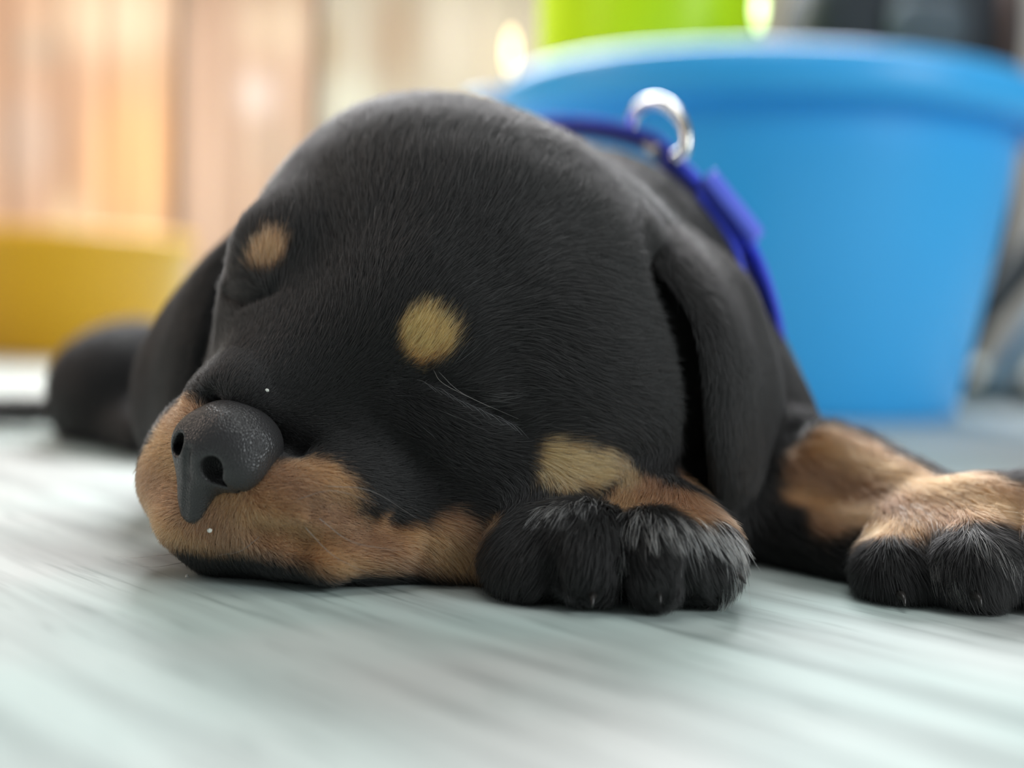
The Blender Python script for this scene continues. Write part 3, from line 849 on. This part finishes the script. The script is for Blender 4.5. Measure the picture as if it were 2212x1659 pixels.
PAWS = [(P(1290, 1190, 27), 2.9), (P(1450, 1180, 27), 2.2), (P(1950, 1190, 28.5), 1.6), (P(2120, 1190, 28.5), 1.8), (P(2260, 1190, 28.5), 1.9)]
FAR = P(230, 850, 50)
if FUR:
    eye3 = np.array([P(x, y, hit(base_body, x, y)) for x, y in EYE])
    nose_c = nc
    def dens(cen, nn):
        d = 2000 * seen(cen, nn)
        d *= np.clip(1.25 - (cen[:, 1] - 30) / 14, .12, 1)
        dn = np.linalg.norm((cen - nose_c) @ Rn.T / np.array([1.06, 1.1, .86]), axis=1)
        d *= dn > 1.0
        d *= cen[:, 2] > .04
        return d
    p, N = scatter(V, Q, dens, FURSCALE)
    nst = len(p)
    F = comb_dir(p)
    dn = np.linalg.norm(p - nose_c, axis=1)
    L = .16 + .50 * np.clip((dn - 1.2) / 6.5, 0, 1)
    paw = np.zeros(nst)
    for c, r in PAWS: paw = np.maximum(paw, np.clip((r - np.linalg.norm(p - c, axis=1)) / .5, 0, 1))
    L = np.where(paw > 0, L * (1 - paw) + .55 * paw, L)
    leg = np.clip((p[:, 0] - 6.5) / 1.5, 0, 1) * np.clip(1.5 - np.abs(p[:, 1] - 31) / 4, 0, 1)
    L = np.maximum(L, .6 * leg)
    L = np.where(p[:, 1] > 36, .62, L)
    de = np.min(np.linalg.norm(p[:, None] - eye3[None], axis=2), 1)
    L *= np.clip(.35 + de / 1.0, .35, 1)
    crease3 = np.array(LIP_SHADE)
    dl = np.min(np.linalg.norm(p[:, None] - crease3[None], axis=2), 1)
    L *= np.clip(.2 + dl / .8, .2, 1)
    L *= .75 + .5 * RNG.random(nst)
    jit = RNG.normal(size=nst) * .07 + .05 * smooth_noise(p, 4, 5)
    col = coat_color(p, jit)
    var = np.exp(RNG.normal(size=nst) * .28)[:, None]
    col = col * var
    lift = .42 + .10 * smooth_noise(p, 1.3, 9)
    # cowlicks: tufts that stray sideways
    F = F + .25 * np.stack([smooth_noise(p, 1.1, 11), smooth_noise(p, 1.1, 12), smooth_noise(p, 1.1, 13)], 1)
    st = np.clip(.22 + .2 * smooth_noise(p, .9, 21), 0, .6) + .35 * paw
    # brow spots stand up a little
    for i in (0, 1):
        near = np.clip(1.3 - np.linalg.norm(p - spots[i][0], axis=1) / .6, 0, 1); lift = lift + near * .25
    strands('fur', p, N, F, L, col, body_o, lift=np.clip(lift, .2, .9), rad=.0042, clump=(.13, st))
    print('strands', nst)
    # pale guard hairs on the toes of both fore paws
    m = (paw > .15) & (p[:, 2] > 1.0) & (N[:, 2] > -.1)
    sel = np.where(m)[0]
    def tuft(anchors, n, r, L0, colr, down, seedlift=.45, cl=.3):
        out = []
        for (px, py) in anchors:
            D = hit(body, px, py); c = P(px, py, D)
            d = np.linalg.norm(p - c, axis=1)
            k = np.where(d < r)[0]
            if len(k) == 0: continue
            out.append(RNG.choice(k, min(n, len(k)), replace=False))
        k = np.unique(np.concatenate(out))
        LL = L0 * (.7 + .6 * RNG.random(len(k)))
        cc = np.array(colr) * (0.5 + RNG.random((len(k), 1)))
        return k, LL, cc
    anch = [(x, 1085 + abs(x - 1290) * .18) for x in range(1190, 1345, 20)] + [(1340, 1150), (1345, 1190)]
    k1, L1, c1 = tuft(anch, 50, .27, .85, (.75, .75, .74), None)
    anch = [(x, 1120 + (x - 1400) * .12) for x in range(1370, 1580, 20)] + [(1560, 1150), (1580, 1190), (1575, 1240)]
    k2, L2, c2 = tuft(anch, 44, .30, .95, (.85, .78, .66), None)
    anch = [(x, 1110 + (x - 1990) * .4) for x in range(1930, 2212, 25)] + [(2005, 1165), (2020, 1185), (2035, 1205), (2050, 1225), (2060, 1245)] * 2
    k3, L3, c3 = tuft(anch, 16, .3, .8, (.6, .5, .42), None)
    k = np.concatenate([k1, k2, k3]); LL = np.concatenate([L1, L2, L3]); cc = np.vstack([c1, c2, c3])
    strands('guard_hair', p[k], N[k], comb_dir(p[k]), LL, cc, body_o, lift=.5, droop=.9, rad=.0055, clump=(.22, np.full(len(k), .75)))
    # longer stray hairs over temple, crown and cheek
    TC = [(on_skin(1250, 600), 2.2), (on_skin(1120, 800), 1.4), (on_skin(1380, 450), 1.8), (on_skin(1050, 900), 1.2), (on_skin(1000, 300), 2.5), (on_skin(1300, 900), 1.4)]
    wt = np.zeros(nst)
    for c, r in TC: wt = np.maximum(wt, np.exp(-(np.linalg.norm(p - c, axis=1) / r) ** 2))
    ks = np.where(RNG.random(nst) < wt * .022)[0]
    strands('stray_hair', p[ks], N[ks], F[ks] + .15 * RNG.normal(size=(len(ks), 3)), .5 + .35 * RNG.random(len(ks)), np.full((len(ks), 3), .03) * (.4 + 1.2 * RNG.random((len(ks), 1))), body_o, lift=.45, droop=.7, rad=.0042, clump=(.3, np.full(len(ks), .4)))
    # ears
    for (eo, ev, eq, tgt, dd) in ((earL, EV, EQ, (P(1560, 1250, 30.5)), 1300), (earR, RV, RQ, P(330, 1150, 36), 900)):
        pe, Ne = scatter(ev, eq, lambda c, n: dd * seen(c, n), FURSCALE)
        Fe = tgt - pe; Fe /= np.linalg.norm(Fe, axis=1, keepdims=True)
        Fe = Fe + .18 * np.stack([smooth_noise(pe, 1.0, 31), smooth_noise(pe, 1.0, 32), smooth_noise(pe, 1.0, 33)], 1)
        Le = .38 * (.75 + .5 * RNG.random(len(pe)))
        ce = BLACK * np.exp(RNG.normal(size=(len(pe), 1)) * .28)
        strands('ear_fur', pe, Ne, Fe, Le, ce, eo, lift=.32, rad=.0048, clump=(.15, np.full(len(pe), .2)))
    # lashes and a few whiskers
    def wisk(lst, name, rad, colr):
        n = len(lst); NP = 7
        cd = bpy.data.hair_curves.new(name); cd.add_curves([NP] * n)
        P3 = []
        for pts in lst: P3.append(catmull(pts, NP))
        P3 = np.array(P3); off = np.array(puppy.location + Vector((0, 0, 0)))
        cd.attributes['position'].data.foreach_set('vector', (P3.reshape(-1, 3) * U - off).astype(np.float32).ravel())
        ra = cd.attributes.get('radius') or cd.attributes.new('radius', 'FLOAT', 'POINT')
        ra.data.foreach_set('value', np.tile(np.linspace(rad, rad * .25, NP) * U, n).astype(np.float32))
        ca = cd.attributes.new('Col', 'FLOAT_COLOR', 'CURVE')
        ca.data.foreach_set('color', np.tile(np.array([*colr, 1], np.float32), n))
        cd.materials.append(hairm)
        o = bpy.data.objects.new(name, cd); COL.objects.link(o); o.parent = body_o if False else puppy
        return o
    def surf(px, py, out=0.0):
        return P(px, py, hit(base_body, px, py) - out)
    ls = []
    for i in range(16):
        t = i / 15; x = 900 + 200 * t; y = 822 + 92 * t + random.uniform(-4, 4)
        ls.append([surf(x, y, .05), surf(x + 18, y + 6, .22), surf(x + 42, y + 24 + random.uniform(-4, 8), .30)])
    wisk(ls, 'eyelashes', .007, (.05, .05, .055))
    ws = []
    for (a, b_, c_) in [((935, 796), (960, 830), (1060, 880)), ((945, 800), (1000, 850), (1120, 905)), ((560, 1160), (520, 1190), (470, 1200)),
                        ((690, 1120), (760, 1170), (860, 1190)), ((660, 1140), (720, 1200), (800, 1240)), ((640, 1080), (720, 1060), (820, 1090)), ((700, 1050), (800, 1060), (900, 1120)),
                        ((385, 1195), (300, 1205), (250, 1202)), ((395, 1215), (330, 1225), (262, 1215))]:
        ws.append([surf(*a, .02), surf(*b_, .35), surf(*c_, .6)])
    wisk(ws, 'whiskers', .008, (.10, .09, .085))

# ------------------------------------------------------------------ claws peeping from the toes
clawm = simple('dark_claw', (0.03, 0.027, 0.025), 0.3)
def claw(px, py, D, dx, dz):
    a = P(px, py, D)
    pts = [a, a + np.array([dx * .5, -.22, -.02]), a + np.array([dx, -.36, -.16])]
    pts = catmull(pts, 8)
    v, f = tube(pts, list(np.linspace(.11, .015, 8)), 10)
    mesh_obj('claw', v, f, clawm, puppy)
for c in [(1575, 1235, 25.9, .30, 0), (1420, 1278, 25.3, .03, 0), (1280, 1285, 25.3, -.02, 0), (1945, 1285, 27.0, 0, 0), (2105, 1285, 26.5, .03, 0)]:
    claw(*c)

# ------------------------------------------------------------------ collar
webm, nt, b = new_mat('royal_blue_webbing')
b.inputs['Base Color'].default_value = (0.035, 0.075, 0.85, 1); b.inputs['Roughness'].default_value = .6
b.inputs['Sheen Weight'].default_value = .4
tc = nt.nodes.new('ShaderNodeTexCoord')
wv = nt.nodes.new('ShaderNodeTexVoronoi'); wv.inputs['Scale'].default_value = 700
nt.links.new(tc.outputs['Object'], wv.inputs['Vector'])
bp = nt.nodes.new('ShaderNodeBump'); bp.inputs['Strength'].default_value = .8; bp.inputs['Distance'].default_value = .0005
nt.links.new(wv.outputs['Distance'], bp.inputs['Height']); nt.links.new(bp.outputs[0], b.inputs['Normal'])
plasm = simple('blue_plastic_slider', (0.14, 0.20, 0.98), 0.35)
chrome = simple('worn_chrome', (0.80, 0.80, 0.76), 0.22, metal=1.0, noise=.15, nscale=300)

def ribbon(path, center, width, thick, closed=False, n=220, axis=None):
    """flat webbing swept along path, its broad face turned away from center"""
    P_ = catmull(path, n)
    v = []; f = []
    prev = None
    for i in range(n):
        t = P_[min(i + 1, n - 1)] - P_[max(i - 1, 0)]; t /= np.linalg.norm(t)
        o = P_[i] - center; o = o - t * (o @ t); o /= np.linalg.norm(o)
        w = np.cross(t, o)
        if axis is not None:
            w = axis - t * (axis @ t); w /= np.linalg.norm(w); o = np.cross(w, t)
            if o @ (P_[i] - center) < 0: o = -o
        c = P_[i]
        ring = [(-.5, -.35), (-.5, .35), (-.44, .5), (.44, .5), (.5, .35), (.5, -.35), (.44, -.5), (-.44, -.5)]
        for (a, b_) in ring: v.append(c + w * a * width + o * b_ * thick)
    m = 8
    for i in range(n - 1):
        for k in range(m):
            l = (k + 1) % m
            f.append((i * m + k, i * m + l, (i + 1) * m + l, (i + 1) * m + k))
    f.append(tuple(range(m - 1, -1, -1))); f.append(tuple((n - 1) * m + k for k in range(m)))
    return v, f
ncent = P(1200, 700, 38.5)
top = P(1420, 320, 39)
collar = empty('dog_collar', ncent - np.array([0, 0, 5]), 'bright blue webbing collar around the neck of the black and tan puppy', 'collar')
NECK = [P(1640, 940, 38.6), P(1500, 1000, 38.6), P(1200, 1005, 41.5), P(930, 960, 44), P(790, 860, 45), P(740, 680, 45.5), P(790, 480, 45.2), P(910, 320, 44.2), P(1050, 300, 42.5), P(1150, 282, 42), P(1240, 280, 41.0), P(1330, 292, 40.2), P(1410, 320, 39.6), P(1475, 385, 39.0), P(1540, 450, 38.7), P(1600, 530, 38.5), P(1640, 620, 38.4), P(1668, 740, 38.6), P(1665, 850, 38.6), P(1640, 940, 38.6)]
cax = dirn(P(1210, 690, 38), P(1120, 760, 44))
NECK = [p + (p - ncent) / np.linalg.norm(p - ncent) * .08 for p in NECK]
v, f = ribbon(NECK, ncent, 1.15, .3, axis=cax); mesh_obj('strap', v, f, webm, collar)
IN = [P(1500, 425, 38.0), P(1560, 510, 37.8), P(1590, 570, 37.6), P(1605, 640, 37.6), P(1625, 720, 37.8)]
v, f = ribbon(IN, ncent, .8, .2, axis=cax, n=60); mesh_obj('strap_end', v, f, webm, collar)
SL = [P(1520, 400, 38.2), P(1552, 440, 38.0), P(1588, 484, 37.9), P(1622, 528, 37.8)]
SL = [p + (p - ncent) / np.linalg.norm(p - ncent) * .02 for p in SL]
v, f = ribbon(SL, ncent, 1.35, .62, axis=cax, n=24); mesh_obj('slider', v, f, plasm, collar)
# D-ring standing up from the strap, and the webbing loop that holds it
LOOPA = [P(1440, 352, 38.8), P(1475, 378, 38.6), P(1510, 415, 38.4)]
v, f = ribbon(LOOPA, ncent, 1.0, .4, axis=cax, n=20); mesh_obj('ring_loop', v, f, webm, collar)
DR = [P(1452, 346, 38.0), P(1478, 325, 38.0), P(1482, 290, 38.1), P(1465, 248, 38.4), P(1432, 222, 38.9), P(1398, 222, 39.5), P(1370, 246, 40.0), P(1366, 275, 40.2), P(1390, 300, 40.0), P(1425, 330, 39.0)]
v, f = tube(catmull(DR, 60), .2, 16); mesh_obj('d_ring', v, f, chrome, collar)

# ------------------------------------------------------------------ crumbs of grit
crm = simple('pale_grit', (0.75, 0.76, 0.7), 0.25)
def crumb(px, py, D, r, label):
    c = P(px, py, D); v = []; f = []
    rr = random.Random(int(px))
    n = 7
    for i in range(5):
        th = -PI / 2 + PI * (i + .5) / 5
        for j in range(n):
            ph = 2 * PI * j / n; k = r * rr.uniform(.7, 1.2)
            v.append((c[0] + k * math.cos(th) * math.cos(ph), c[1] + k * math.cos(th) * math.sin(ph), c[2] + k * .8 * math.sin(th)))
    for i in range(4):
        for j in range(n):
            l = (j + 1) % n; f.append((i * n + j, i * n + l, (i + 1) * n + l, (i + 1) * n + j))
    f.append(tuple(range(n - 1, -1, -1))); f.append(tuple(4 * n + j for j in range(n)))
    o = mesh_obj('crumb', v, f, crm, None, smooth=False)
    return tag(o, label, 'crumb')
def sk(px, py): return hit(body, px, py)
crumb(453, 1146, sk(453, 1146) - .17, .055, 'pale crumb stuck to the lip under the puppy nose')
crumb(577, 843, sk(577, 843) - .17, .045, 'tiny pale crumb on the black bridge of the puppy muzzle')
c = on_floor(404, 1245)
crumb(404, 1245, (c - C0) @ f_ - .05, .055, 'tiny pale crumb lying on the tiles beside the puppy chin')
